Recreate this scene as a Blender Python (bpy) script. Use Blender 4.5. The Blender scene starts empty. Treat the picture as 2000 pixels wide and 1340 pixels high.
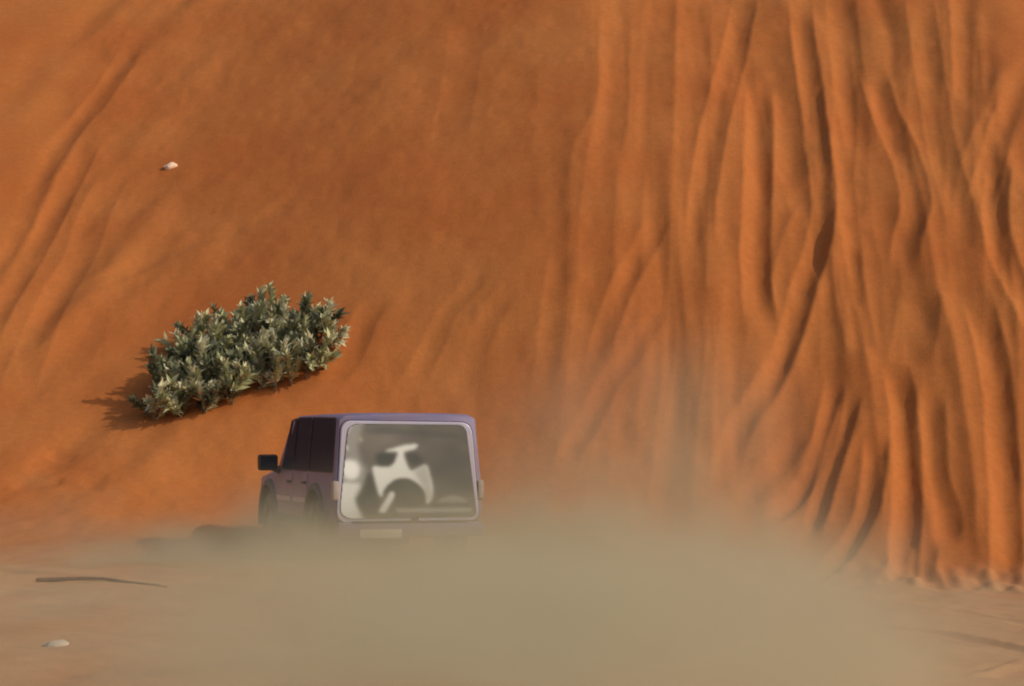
import bpy, bmesh, math, random
import numpy as np
from mathutils import Vector, Matrix, noise as mnoise

R = math.radians
random.seed(7)
rng = np.random.RandomState(11)
scene = bpy.context.scene
COL = scene.collection

# ------------------------------------------------------------------ camera
CAM_H = 1.92                       # eye height above the flat sand
F_PX = 5700.0                      # focal length in photo pixels (2000 wide)
PITCH = math.atan(130.0 / F_PX)    # slightly upwards
cam_data = bpy.data.cameras.new('camera')
cam_data.sensor_width = 36.0
cam_data.lens = 36.0 * F_PX / 2000.0
cam_data.clip_start = 0.5
cam_data.clip_end = 5000.0
cam = bpy.data.objects.new('camera', cam_data)
cam.location = (0, 0, CAM_H)
cam.rotation_euler = (R(90) + PITCH, 0, 0)
COL.objects.link(cam)
scene.camera = cam

# ------------------------------------------------------------------ light
SUN_DIR = Vector((0.76, -0.20, 0.575)).normalized()     # towards the sun
world = bpy.data.worlds.new('World')
scene.world = world
world.use_nodes = True
wn = world.node_tree.nodes
wl = world.node_tree.links
sky = wn.new('ShaderNodeTexSky')
sky.sky_type = 'NISHITA'
sky.sun_disc = False
sky.sun_elevation = math.asin(SUN_DIR.z)
sky.sun_rotation = math.atan2(SUN_DIR.x, SUN_DIR.y)
sky.dust_density = 3.0
bg = wn['Background']
bg.inputs['Strength'].default_value = 0.15
wl.new(sky.outputs[0], bg.inputs['Color'])
sun_data = bpy.data.lights.new('sun', 'SUN')
sun_data.energy = 2.3
sun_data.angle = R(0.6)
sun_data.color = (1.0, 0.93, 0.82)
sun = bpy.data.objects.new('sun', sun_data)
sun.rotation_euler = (-SUN_DIR).to_track_quat('-Z', 'Y').to_euler()
sun.location = SUN_DIR * 60
COL.objects.link(sun)

vs = scene.view_settings
vs.view_transform = 'Standard'
vs.look = 'None'
vs.gamma = 1.0
vs.exposure = -0.42
vs.use_curve_mapping = False
cy = scene.cycles
cy.max_bounces = 8
cy.diffuse_bounces = 3
cy.glossy_bounces = 3
cy.transmission_bounces = 4
cy.volume_bounces = 2
cy.transparent_max_bounces = 8
cy.volume_step_rate = 0.6
cy.volume_max_steps = 256
cy.use_denoising = True
cy.filter_width = 2.0

# ------------------------------------------------------------------ materials
def nodes_of(name):
    m = bpy.data.materials.new(name)
    m.use_nodes = True
    return m, m.node_tree.nodes, m.node_tree.links

def simple(name, col, rough=0.6, metal=0.0, spec=0.5, var=0.12, vscale=6.0, dust=0.0, coat=0.0):
    """procedural material: colour broken up by noise, optional film of sand dust"""
    m, n, l = nodes_of(name)
    b = n['Principled BSDF']
    tc = n.new('ShaderNodeTexCoord')
    nz = n.new('ShaderNodeTexNoise')
    nz.inputs['Scale'].default_value = vscale
    nz.inputs['Detail'].default_value = 5
    l.new(tc.outputs['Object'], nz.inputs['Vector'])
    rp = n.new('ShaderNodeValToRGB')
    rp.color_ramp.elements[0].position = 0.3
    rp.color_ramp.elements[1].position = 0.7
    rp.color_ramp.elements[0].color = tuple(max(0, c * (1 - var)) for c in col) + (1,)
    rp.color_ramp.elements[1].color = tuple(min(1, c * (1 + var)) for c in col) + (1,)
    l.new(nz.outputs['Fac'], rp.inputs['Fac'])
    out = rp.outputs['Color']
    if dust > 0:
        n2 = n.new('ShaderNodeTexNoise')
        n2.inputs['Scale'].default_value = 2.3
        n2.inputs['Detail'].default_value = 6
        l.new(tc.outputs['Object'], n2.inputs['Vector'])
        mr = n.new('ShaderNodeMapRange')
        mr.inputs['From Min'].default_value = 0.35
        mr.inputs['From Max'].default_value = 0.75
        mr.inputs['To Min'].default_value = 0.0
        mr.inputs['To Max'].default_value = dust
        l.new(n2.outputs['Fac'], mr.inputs['Value'])
        mx = n.new('ShaderNodeMix')
        mx.data_type = 'RGBA'
        l.new(mr.outputs['Result'], mx.inputs['Factor'])
        l.new(out, mx.inputs[6])
        mx.inputs[7].default_value = (0.42, 0.27, 0.14, 1)
        out = mx.outputs[2]
        ra = n.new('ShaderNodeMath')
        ra.operation = 'ADD'
        l.new(mr.outputs['Result'], ra.inputs[0])
        ra.inputs[1].default_value = rough
        ra.use_clamp = True
        l.new(ra.outputs[0], b.inputs['Roughness'])
    else:
        b.inputs['Roughness'].default_value = rough
    l.new(out, b.inputs['Base Color'])
    b.inputs['Metallic'].default_value = metal
    b.inputs['Specular IOR Level'].default_value = spec
    b.inputs['Coat Weight'].default_value = coat
    return m

def sand_material():
    m, n, l = nodes_of('sand')
    b = n['Principled BSDF']
    b.inputs['Roughness'].default_value = 0.95
    b.inputs['Specular IOR Level'].default_value = 0.12
    tc = n.new('ShaderNodeTexCoord')
    big = n.new('ShaderNodeTexNoise')
    big.inputs['Scale'].default_value = 0.42
    big.inputs['Detail'].default_value = 4
    l.new(tc.outputs['Object'], big.inputs['Vector'])
    rp = n.new('ShaderNodeValToRGB')
    e = rp.color_ramp.elements
    e[0].position, e[1].position = 0.32, 0.68
    e[0].color = (0.47, 0.134, 0.031, 1)
    e[1].color = (0.515, 0.170, 0.042, 1)
    l.new(big.outputs['Fac'], rp.inputs['Fac'])
    fine = n.new('ShaderNodeTexNoise')
    fine.inputs['Scale'].default_value = 9.0
    fine.inputs['Detail'].default_value = 7
    fine.inputs['Roughness'].default_value = 0.65
    l.new(tc.outputs['Object'], fine.inputs['Vector'])
    mr = n.new('ShaderNodeMapRange')
    mr.inputs['From Min'].default_value = 0.3
    mr.inputs['From Max'].default_value = 0.7
    mr.inputs['To Min'].default_value = 0.92
    mr.inputs['To Max'].default_value = 1.08
    l.new(fine.outputs['Fac'], mr.inputs['Value'])
    hs = n.new('ShaderNodeHueSaturation')
    l.new(rp.outputs['Color'], hs.inputs['Color'])
    l.new(mr.outputs['Result'], hs.inputs['Value'])
    # floor at the foot of the dune tinted tan: settled dust, plus dust haze painted in
    at = n.new('ShaderNodeAttribute')
    at.attribute_name = 'floor'
    mx = n.new('ShaderNodeMix')
    mx.data_type = 'RGBA'
    l.new(at.outputs['Fac'], mx.inputs['Factor'])
    l.new(hs.outputs['Color'], mx.inputs[6])
    mx.inputs[7].default_value = (0.47, 0.26, 0.125, 1)
    l.new(mx.outputs[2], b.inputs['Base Color'])
    bn = n.new('ShaderNodeTexNoise')
    bn.inputs['Scale'].default_value = 22.0
    bn.inputs['Detail'].default_value = 6
    bn.inputs['Roughness'].default_value = 0.6
    l.new(tc.outputs['Object'], bn.inputs['Vector'])
    bp = n.new('ShaderNodeBump')
    bp.inputs['Strength'].default_value = 0.25
    bp.inputs['Distance'].default_value = 0.03
    l.new(bn.outputs['Fac'], bp.inputs['Height'])
    l.new(bp.outputs['Normal'], b.inputs['Normal'])
    return m

# ------------------------------------------------------------------ terrain
def softplus(v):
    return np.where(v > 20, v, np.log1p(np.exp(np.minimum(v, 20))))

FX = np.array([-400, -12, -7, -3, -1.2, 0.2, 1.2, 2.2, 3.4, 4.6, 5.6, 7.5, 12, 400.])
FY = np.array([44, 43.2, 42.8, 42.5, 42.2, 41.9, 41.6, 41.3, 40.9, 40.5, 40.2, 39.8, 39.4, 38])
_xs = np.linspace(-20, 20, 801)
_fs = np.interp(_xs, FX, FY)
_k = np.exp(-0.5 * (np.arange(-40, 41) / 14.0) ** 2); _k /= _k.sum()
_fs2 = np.convolve(np.pad(_fs, 40, mode='edge'), _k, mode='valid')
def foot(x):
    return np.where(np.abs(x) <= 20, np.interp(x, _xs, _fs2), np.interp(x, FX, FY))

def base_z(x, y):
    """large form of the place: flat sand floor, steep dune face, crest far above the frame"""
    x = np.asarray(x, float); y = np.asarray(y, float)
    s = y - foot(x)
    w = np.interp(x, [-6, -2, 1, 4], [1.5, 0.7, 0.55, 0.30])
    top = 26.0
    z = 0.60 * softplus(s / w) * w
    z = top - 2.5 * softplus((top - z) / 2.5)                    # round the crest off
    z = np.where(z < -1, -1, z)
    lee = np.maximum(0, y - 92)
    z = z * np.exp(-(lee / 60.0) ** 2)                           # behind the crest the dune falls away
    up = np.clip(s / 3.0, 0, 1)
    up = up * up * (3 - 2 * up)
    # the middle of the face leans to the left, the left end leans back: a wide shallow gully between them
    hi = np.clip((s - 0.5) / 8.0, 0, 1)
    hi = hi * hi * (3 - 2 * hi)
    z = z + hi * (0.55 * (1 + np.tanh((x + 3.0 + 0.06 * (y - 48)) / 2.1)) + 0.03 * softplus((-5.8 - np.maximum(x, -12)) / 0.8) * 0.8)
    z = z + up * 0.05 * np.sin(x * 0.9 + 0.35 * y * 0.3)
    # the floor drops away to the right, and is scooped out a little where the car has dug in
    q = np.clip((x - 0.3) / 4.2, 0, 1)
    z = z - 0.60 * q * q * (3 - 2 * q)
    z = z - 0.04 * np.exp(-((x + 1.6) / 1.6) ** 2 - ((y - 38.6) / 2.2) ** 2)
    # sand heaped up round the shrub
    z = z + 0.16 * np.exp(-((x + 3.9 - 0.9 * (y - 45.2)) / 1.5) ** 2 - ((y - 45.2) / 1.5) ** 2)
    # gentle undulation of the floor
    z = z + 0.035 * np.sin(x * 0.7 + 1.3) * np.sin(y * 0.45)
    return z

def pix_ray(px, py):
    dx = (px - 1000.0) / F_PX
    dz = (670.0 - py) / F_PX
    return np.array([dx, math.cos(PITCH) - dz * math.sin(PITCH), math.sin(PITCH) + dz * math.cos(PITCH)])

_T = np.linspace(14, 120, 5301)
def on_ground(px, py):
    """point of the large form seen at a place of the photograph"""
    d = pix_ray(px, py)
    x, y, z = d[0] * _T, d[1] * _T, CAM_H + d[2] * _T
    h = base_z(x, y)
    i = int(np.argmax(z < h))
    if i == 0:
        i = len(_T) - 1
    return x[i], y[i], h[i]

def catmull(pts, n=9):
    P = [np.array(p, float) for p in pts]
    P = [2 * P[0] - P[1]] + P + [2 * P[-1] - P[-2]]
    out = []
    for i in range(1, len(P) - 2):
        for k in range(n):
            t = k / n
            a, b, c, d = P[i - 1], P[i], P[i + 1], P[i + 2]
            out.append(0.5 * (2 * b + (c - a) * t + (2 * a - 5 * b + 4 * c - d) * t * t + (3 * b - a - 3 * c + d) * t ** 3))
    out.append(P[-2])
    return np.array(out)

# furrows left by tyres on the face: points down the furrow, half-width in metres, depth in metres
FURROWS = [
    ([(1356, -30), (1355, 160), (1352, 260), (1348, 400), (1342, 540), (1336, 680), (1325, 820), (1308, 960), (1296, 1040)], .22, .085),
    ([(1462, -30), (1440, 80), (1412, 190), (1388, 290), (1372, 400), (1366, 520)], .17, .12),
    ([(1484, 150), (1483, 260), (1482, 350), (1476, 470), (1478, 570), (1490, 670)], .17, .17),
    ([(1560, -30), (1572, 90), (1590, 220), (1604, 330), (1610, 410), (1590, 500), (1566, 570), (1548, 640), (1518, 720), (1478, 790), (1445, 840), (1420, 920), (1404, 1000)], .15, .15),
    ([(1540, 160), (1548, 260), (1552, 360)], .26, .10),
    ([(1650, 470), (1660, 560), (1678, 660), (1690, 700)], .16, .13),
    ([(1745, 700), (1760, 770), (1768, 850), (1772, 960), (1768, 1060), (1762, 1150)], .15, .20),
    ([(1700, 120), (1726, 210), (1758, 280), (1782, 350), (1788, 410), (1772, 470), (1764, 540)], .17, .16),
    ([(1800, 570), (1790, 640), (1775, 720)], .24, .13),
    ([(1900, 560), (1925, 640), (1945, 730), (1956, 850), (1965, 1000), (1966, 1150)], .16, .19),
    ([(1880, -30), (1886, 90), (1895, 210)], .18, .13),
    ([(2040, 80), (1995, 170), (1960, 250), (1935, 330), (1905, 420)], .16, .13),
    ([(1955, 310), (1946, 390), (1950, 470), (1975, 540), (2010, 600), (2050, 680)], .15, .16),
    ([(1292, 425), (1262, 475), (1226, 540), (1200, 600), (1178, 660), (1160, 720)], .14, .085),
    ([(1296, 590), (1266, 640), (1238, 690), (1190, 745), (1152, 820), (1118, 880), (1098, 930)], .13, .07),
    ([(1198, -30), (1200, 120), (1196, 230), (1176, 330), (1166, 430), (1162, 540), (1152, 640), (1144, 740), (1134, 830)], .20, .055),
    ([(1100, 460), (1088, 560), (1076, 660), (1062, 760)], .15, .045),
    ([(1632, 730), (1624, 790), (1605, 870), (1574, 940), (1530, 992), (1490, 1030)], .12, .17),
    ([(1668, 760), (1642, 850), (1612, 950), (1596, 1000), (1575, 1050)], .12, .17),
    ([(1712, 850), (1707, 940), (1694, 1005), (1662, 1060), (1630, 1100), (1590, 1140)], .13, .19),
    ([(1818, 760), (1818, 850), (1826, 945), (1846, 1010), (1850, 1070)], .16, .14),
    ([(1810, 1060), (1802, 1110), (1820, 1150)], .14, .12),
    ([(1560, 840), (1530, 890), (1500, 930), (1450, 990)], .15, .08),
    ([(1640, -30), (1652, 100), (1672, 220), (1690, 320)], .20, .09),
    ([(1790, -30), (1806, 80), (1822, 180), (1842, 300), (1880, 430), (1900, 520)], .18, .09),
    ([(1290, -30), (1284, 120), (1278, 260), (1290, 360)], .22, .045),
    ([(1290, 640), (1284, 740), (1262, 840)], .16, .05),
    # left edge of the picture
    ([(262, 80), (240, 128), (190, 195), (122, 275), (62, 380), (34, 445), (-10, 520), (-60, 610)], .17, .085),
    ([(190, 250), (136, 355), (86, 450), (34, 545), (-10, 620), (-50, 700)], .17, .085),
    ([(240, 320), (186, 415), (160, 490), (102, 595), (60, 690), (20, 790)], .20, .07),
    ([(90, 60), (40, 160), (-20, 270)], .20, .07),
    ([(590, 380), (540, 412), (440, 452), (310, 502), (200, 552), (120, 590)], .16, .045),
    # middle: faint furrows right of the shrub and above the vehicle
    ([(914, 30), (900, 150), (884, 230), (874, 310)], .24, .04),
    ([(1010, 120), (1000, 220), (985, 330)], .30, .028),
    ([(960, 530), (915, 565), (870, 620), (838, 690), (800, 760)], .14, .045),
    ([(760, 575), (722, 610), (698, 660), (672, 715), (630, 760)], .17, .06),
    ([(1005, 560), (960, 620), (925, 700), (905, 790)], .16, .03),
    # ruts across the flat floor at the lower right and left
    ([(1640, 1215), (1760, 1232), (1860, 1243), (1960, 1262), (2060, 1284)], .12, .08),
    ([(1830, 1190), (1900, 1200), (1990, 1216), (2080, 1240)], .12, .045),
    ([(1770, 1300), (1850, 1308), (1930, 1308), (2010, 1296)], .12, .06),
    ([(20, 950), (80, 946), (130, 940)], .16, .06),
    ([(95, 880), (130, 886), (150, 890)], .12, .06),
    ([(-40, 1110), (90, 1122), (200, 1128), (340, 1136)], .14, .05),
]
# raised ribs of pushed-up sand between the furrows
RIBS = [
    ([(1175, -30), (1172, 120), (1165, 200), (1140, 260), (1118, 300), (1112, 420), (1108, 560), (1094, 700)], .20, .06),
    ([(1450, 60), (1425, 170), (1410, 260), (1396, 380), (1404, 520), (1418, 640)], .22, .07),
    ([(1604, 90), (1618, 230), (1632, 400), (1662, 560), (1692, 700), (1712, 850), (1722, 1000), (1726, 1130)], .17, .11),
    ([(1760, 230), (1800, 380), (1828, 550), (1862, 670), (1880, 780), (1898, 900), (1908, 1020), (1918, 1140)], .18, .12),
    ([(1990, 90), (1940, 190), (1895, 280), (1866, 370), (1862, 480)], .17, .07),
    ([(1562, 380), (1528, 470), (1508, 560), (1528, 640)], .13, .08),
    ([(1640, 430), (1612, 520), (1580, 620), (1540, 730), (1490, 810)], .15, .08),
    ([(1700, 800), (1660, 880), (1630, 970), (1600, 1050)], .14, .09),
    ([(1800, 720), (1798, 820), (1806, 920), (1822, 1010), (1826, 1100)], .13, .07),
    ([(1960, 470), (1985, 580), (1990, 700), (1992, 850)], .14, .08),
    ([(1880, 1330), (1950, 1312), (2020, 1290)], .15, .10),
]

def vnoise(x, y, seed):
    """smooth value noise on arrays"""
    xi = np.floor(x).astype(np.int64); yi = np.floor(y).astype(np.int64)
    fx, fy = x - xi, y - yi
    fx = fx * fx * (3 - 2 * fx); fy = fy * fy * (3 - 2 * fy)
    def h(a, b):
        n = (a * 374761393 + b * 668265263 + seed * 974711) & 0x7fffffff
        n = ((n ^ (n >> 13)) * 1274126177) & 0x7fffffff
        return ((n ^ (n >> 16)) & 0xffff) / 65535.0
    return (h(xi, yi) * (1 - fx) + h(xi + 1, yi) * fx) * (1 - fy) + (h(xi, yi + 1) * (1 - fx) + h(xi + 1, yi + 1) * fx) * fy

def axis(lo, hi, step, far_lo, far_hi, g=1.22):
    a = list(np.arange(lo, hi + step / 2, step))
    d = step
    while a[-1] < far_hi:
        d *= g; a.append(a[-1] + d)
    d = step
    while a[0] > far_lo:
        d *= g; a.insert(0, a[0] - d)
    return np.array(a)

def build_terrain():
    xs = axis(-8.4, 8.4, 0.036, -900, 900)
    ys = axis(18.5, 60.0, 0.075, -300, 1500)
    X, Y = np.meshgrid(xs, ys)
    Z = base_z(X, Y)
    s = Y - foot(X)
    up = np.clip(s / 1.2, 0, 1)
    near = (np.abs(X) < 10) & (Y > 15) & (Y < 70)
    # strong downhill grain on the right half where the sand has been churned most
    right = np.clip((X - 0.4) / 2.2, 0, 1)
    wob = 0.55 * vnoise(X * 0.5, Y * 0.22, 3) + 0.25 * vnoise(X * 1.1, Y * 0.5, 4)
    grain = (vnoise((X + wob) * 1.25, Y * 0.10 + 2, 15) - .5) * 0.16 + (vnoise((X + wob) * 2.6, Y * 0.16 + 7, 5) - .5) * 0.06 + (vnoise((X + wob) * 5.2, Y * 0.30, 6) - .5) * 0.022
    Z += np.where(near, grain * up * (0.06 + 0.94 * right), 0)
    # faint slanting grain at the far left
    left = np.clip((-4.3 - X - 0.0 * Y) / 1.5, 0, 1)
    lg = (vnoise((X * 0.9 - (Y - 48) * 0.32) * 2.2, (Y + X) * 0.12, 8) - .5) * 0.12
    Z += np.where(near, lg * up * left, 0)
    # lumps, footprints, slumps
    lump = (vnoise(X * 1.3, Y * 0.9, 9) - .5) * 0.06 + (vnoise(X * 3.7, Y * 2.9, 10) - .5) * 0.022 + (vnoise(X * 9, Y * 7, 12) - .5) * 0.008
    Z += np.where(near, lump, 0)
    cr = np.clip(1 - np.abs(s - 0.1) / 0.7, 0, 1) * np.clip((X - 2.0) / 1.0, 0, 1)
    Z += np.where(near, cr * ((vnoise(X * 7, Y * 6, 21) - .45) * 0.12), 0)      # crumbs heaped at the foot
    def carve(pts, hw, dep, sign):
        P = np.array([on_ground(*p)[:2] for p in catmull(pts, 6)])
        seg = np.linalg.norm(np.diff(P, axis=0), axis=1)
        cum = np.concatenate([[0], np.cumsum(seg)])
        m = hw * 4.2
        i0, i1 = np.searchsorted(xs, [P[:, 0].min() - m, P[:, 0].max() + m])
        j0, j1 = np.searchsorted(ys, [P[:, 1].min() - m, P[:, 1].max() + m])
        if i1 <= i0 or j1 <= j0:
            return
        x, y = X[j0:j1, i0:i1], Y[j0:j1, i0:i1]
        x = x + 0.03 * (vnoise(x * 3.2, y * 1.6, 31) - .5) + 0.018 * (vnoise(x * 9, y * 6, 32) - .5)
        best = np.full(x.shape, 1e9); tt = np.zeros(x.shape)
        for k in range(len(P) - 1):
            a, b = P[k], P[k + 1]
            d = b - a; L2 = max(1e-9, d @ d)
            t = np.clip(((x - a[0]) * d[0] + (y - a[1]) * d[1]) / L2, 0, 1)
            q = (x - a[0] - t * d[0]) ** 2 + (y - a[1] - t * d[1]) ** 2
            c = q < best
            best = np.where(c, q, best); tt = np.where(c, cum[k] + t * seg[k], tt)
        u = np.sqrt(best) / hw
        L = cum[-1]
        fade = np.clip(np.minimum(tt, L - tt) / (0.17 * L), 0, 1)
        fade = fade * fade * (3 - 2 * fade)
        fade = fade * (0.82 + 0.36 * vnoise(tt * 0.9, tt * 0 + hw * 50, 33))
        if sign < 0:
            v = u / 1.45
            prof = np.where(v < 1, -0.85 + 1.10 * v ** 1.8, 0.25 * np.exp(-(v - 1) * 2.0))
        else:
            prof = np.exp(-(u ** 1.35) * 1.1)
        Z[j0:j1, i0:i1] += 0.58 * dep * fade * prof
    for pts, hw, dep in FURROWS:
        carve(pts, hw, dep, -1)
    fr = random.Random(23)
    for k in range(20):                      # older, half filled furrows
        px = 1120 + 900 * (k + fr.random()) / 20
        py0 = fr.uniform(-60, 500); py1 = py0 + fr.uniform(350, 750)
        dr = fr.uniform(-70, 40) if px < 1500 else fr.uniform(-20, 90)
        py1 = min(py1, 1120)
        carve([(px + dr * t + fr.uniform(-9, 9), py0 + (py1 - py0) * t) for t in (0, .25, .5, .75, 1)], fr.uniform(.12, .26), fr.uniform(.03, .07) * (0.6 if px < 1380 else 1), -1)
    for pts, hw, dep in RIBS:
        carve(pts, hw, dep, 1)
    ny, nx = X.shape
    co = np.stack([X, Y, Z], -1).reshape(-1, 3)
    idx = np.arange(ny * nx).reshape(ny, nx)
    q = np.stack([idx[:-1, :-1], idx[:-1, 1:], idx[1:, 1:], idx[1:, :-1]], -1).reshape(-1, 4)
    me = bpy.data.meshes.new('sand_dune')
    me.vertices.add(len(co)); me.vertices.foreach_set('co', co.ravel())
    me.loops.add(q.size); me.loops.foreach_set('vertex_index', q.ravel().astype(np.int32))
    me.polygons.add(len(q))
    me.polygons.foreach_set('loop_start', np.arange(0, q.size, 4, dtype=np.int32))
    me.polygons.foreach_set('use_smooth', np.ones(len(q), dtype=bool))
    nz_ = vnoise(X * 1.7, Y * 1.4, 40) - .5
    crisp = np.clip(1 - (s + 0.3 + 0.5 * nz_) / 1.0, 0, 1)
    slow = np.clip((-s + 0.5 + 2.5 * nz_) / 8.0, 0, 1)
    rt = np.clip((X + 1.0) / 3.0, 0, 1)
    fl = (crisp * rt + slow * (1 - rt)) * (0.75 + .35 * vnoise(X * 2.5, Y * 1.0, 41))
    at = me.attributes.new('floor', 'FLOAT', 'POINT')
    at.data.foreach_set('value', fl.ravel().astype(np.float32))
    me.update(); me.validate()
    o = bpy.data.objects.new('sand_dune', me)
    COL.objects.link(o)
    me.materials.append(M['sand'])
    o['kind'] = 'structure'
    o['label'] = 'steep orange sand dune face furrowed by tyre tracks'
    o['category'] = 'dune'
    return o, xs, ys, Z

# ------------------------------------------------------------------ helpers
def link(name, bm_or_me, mat, parent=None, smooth=True, angle=35):
    if isinstance(bm_or_me, bmesh.types.BMesh):
        me = bpy.data.meshes.new(name)
        bmesh.ops.recalc_face_normals(bm_or_me, faces=bm_or_me.faces[:])
        bm_or_me.to_mesh(me); bm_or_me.free()
    else:
        me = bm_or_me
    o = bpy.data.objects.new(name, me)
    COL.objects.link(o)
    if not me.materials:
        me.materials.append(mat)
    if smooth:
        me.polygons.foreach_set('use_smooth', [True] * len(me.polygons))
        me.set_sharp_from_angle(angle=R(angle))
    if parent is not None:
        o.parent = parent
    return o

def tag(o, label, cat, group=None, kind=None):
    o['label'] = label
    if cat: o['category'] = cat
    if group: o['group'] = group
    if kind: o['kind'] = kind
    return o

def empty(name, loc):
    o = bpy.data.objects.new(name, None)
    o.empty_display_size = 0.2
    o.location = loc
    COL.objects.link(o)
    return o

def bm_box(bm, cx, cy_, cz, sx, sy, sz, bev=0.0, rot=None):
    r = bmesh.ops.create_cube(bm, size=1.0)
    vs_ = r['verts']
    bmesh.ops.scale(bm, vec=(sx, sy, sz), verts=vs_)
    if bev > 0:
        ed = list({e for v in vs_ for e in v.link_edges})
        rr = bmesh.ops.bevel(bm, geom=ed, offset=bev, segments=2, affect='EDGES', profile=0.6)
        vs_ = list({v for f in rr['faces'] for v in f.verts} | {v for v in vs_ if v.is_valid})
    if rot is not None:
        bmesh.ops.rotate(bm, cent=(0, 0, 0), matrix=rot, verts=vs_)
    bmesh.ops.translate(bm, vec=(cx, cy_, cz), verts=vs_)
    return vs_

def tube(bm, pts, rad, seg=6):
    rings = []
    n = len(pts)
    for i, p in enumerate(pts):
        p = Vector(p)
        d = (Vector(pts[min(i + 1, n - 1)]) - Vector(pts[max(i - 1, 0)])).normalized()
        a = d.cross(Vector((0, 0, 1)))
        if a.length < 0.05: a = d.cross(Vector((1, 0, 0)))
        a.normalize(); b = d.cross(a)
        r = rad[i] if hasattr(rad, '__len__') else rad
        rings.append([bm.verts.new(p + a * (math.cos(2 * math.pi * k / seg) * r) + b * (math.sin(2 * math.pi * k / seg) * r)) for k in range(seg)])
    for i in range(n - 1):
        for k in range(seg):
            bm.faces.new((rings[i][k], rings[i][(k + 1) % seg], rings[i + 1][(k + 1) % seg], rings[i + 1][k]))
    bm.faces.new(rings[0][::-1]); bm.faces.new(rings[-1])

def slab(bm, pts, fn, t0, t1):
    """polygon (list of 2D points) turned into a plate between offsets t0 and t1; fn(u, v, off) -> xyz"""
    a = [bm.verts.new(fn(u, v, t0)) for u, v in pts]
    b = [bm.verts.new(fn(u, v, t1)) for u, v in pts]
    n = len(pts)
    bm.faces.new(a[::-1]); bm.faces.new(b)
    for i in range(n):
        bm.faces.new((a[i], a[(i + 1) % n], b[(i + 1) % n], b[i]))

def round_poly(corners, rad, n=5):
    """closed polygon with rounded corners; rad a number or one per corner"""
    out = []
    k = len(corners)
    for i in range(k):
        p0, p, p1 = Vector(corners[i - 1]), Vector(corners[i]), Vector(corners[(i + 1) % k])
        r = rad[i] if hasattr(rad, '__len__') else rad
        a = p + (p0 - p).normalized() * min(r, (p0 - p).length * .49)
        b = p + (p1 - p).normalized() * min(r, (p1 - p).length * .49)
        for j in range(n + 1):
            t = j / n
            q = a * (1 - t) ** 2 + p * 2 * t * (1 - t) + b * t * t
            out.append((q.x, q.y))
    return out

def smooth_closed(pts, n=4):
    P = [Vector(p) for p in pts]; k = len(P); out = []
    for i in range(k):
        a, b, c, d = P[i - 1], P[i], P[(i + 1) % k], P[(i + 2) % k]
        for j in range(n):
            t = j / n
            q = 0.5 * (2 * b + (c - a) * t + (2 * a - 5 * b + 4 * c - d) * t * t + (3 * b - a - 3 * c + d) * t ** 3)
            out.append((q.x, q.y))
    return out

M = {
    'sand': sand_material(),
    'paint': simple('mauve_silver_paint', (0.24, 0.195, 0.30), 0.42, 0.2, 0.4, 0.06, 3.0, 0.3, 0.1),
    'pale_paint': simple('pale_silver_paint', (0.56, 0.50, 0.58), 0.38, 0.15, 0.5, 0.06, 3.0, 0.2, 0.3),
    'glass': simple('tinted_glass', (0.026, 0.036, 0.055), 0.5, 0.0, 0.03, 0.1, 2.0, 0.0),
    'rear_glass': simple('dusty_rear_glass', (0.115, 0.105, 0.085), 0.22, 0.0, 0.5, 0.18, 5.0, 0.30),
    'print': simple('pale_print', (0.78, 0.78, 0.68), 0.5, 0.0, 0.4, 0.08, 9.0, 0.12),
    'print_white': simple('white_print', (0.85, 0.84, 0.76), 0.35, 0.0, 0.5, 0.03, 9.0, 0.0),
    'print_mid': simple('mid_print', (0.40, 0.385, 0.34), 0.5, 0.0, 0.4, 0.1, 9.0, 0.12),
    'print_dark': simple('dark_print', (0.062, 0.066, 0.055), 0.5, 0.0, 0.3, 0.2, 9.0, 0.12),
    'print_grey': simple('grey_print', (0.30, 0.29, 0.24), 0.5, 0.0, 0.4, 0.1, 9.0, 0.15),
    'black': simple('black_plastic', (0.025, 0.022, 0.022), 0.6, 0.0, 0.4, 0.2, 9.0, 0.35),
    'flare': simple('grey_flare_plastic', (0.10, 0.08, 0.09), 0.6, 0.0, 0.3, 0.2, 9.0, 0.35),
    'mirror_shell': simple('dark_brown_plastic', (0.05, 0.028, 0.022), 0.45, 0.0, 0.4, 0.2, 9.0, 0.25),
    'rubber': simple('tyre_rubber', (0.028, 0.026, 0.025), 0.85, 0.0, 0.3, 0.25, 12.0, 0.75),
    'rim': simple('alloy_rim', (0.42, 0.40, 0.38), 0.35, 0.9, 0.5, 0.1, 9.0, 0.5),
    'lamp': simple('dusty_lamp_lens', (0.46, 0.36, 0.29), 0.35, 0.0, 0.5, 0.1, 7.0, 0.5),
    'clear_lamp': simple('clear_lamp_lens', (0.7, 0.7, 0.68), 0.15, 0.0, 0.5, 0.05, 7.0, 0.2),
    'plate': simple('number_plate', (0.72, 0.66, 0.55), 0.45, 0.0, 0.4, 0.06, 9.0, 0.3),
    'leaf': simple('grey_green_leaf', (0.50, 0.48, 0.24), 0.6, 0.0, 0.35, 0.35, 5.0),
    'leaf_dark': simple('dull_green_leaf', (0.16, 0.165, 0.085), 0.6, 0.0, 0.35, 0.35, 5.0),
    'leaf_pale': simple('straw_leaf', (0.66, 0.61, 0.37), 0.65, 0.0, 0.3, 0.25, 5.0),
    'bark': simple('grey_bark', (0.20, 0.15, 0.095), 0.9, 0.0, 0.2, 0.3, 14.0),
    'stick': simple('brown_wood', (0.19, 0.10, 0.06), 0.9, 0.0, 0.2, 0.3, 14.0),
    'stone': simple('pale_stone', (0.92, 0.62, 0.42), 0.7, 0.0, 0.3, 0.12, 14.0),
    'stone2': simple('cream_stone', (0.50, 0.40, 0.27), 0.7, 0.0, 0.3, 0.12, 14.0),
}

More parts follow.
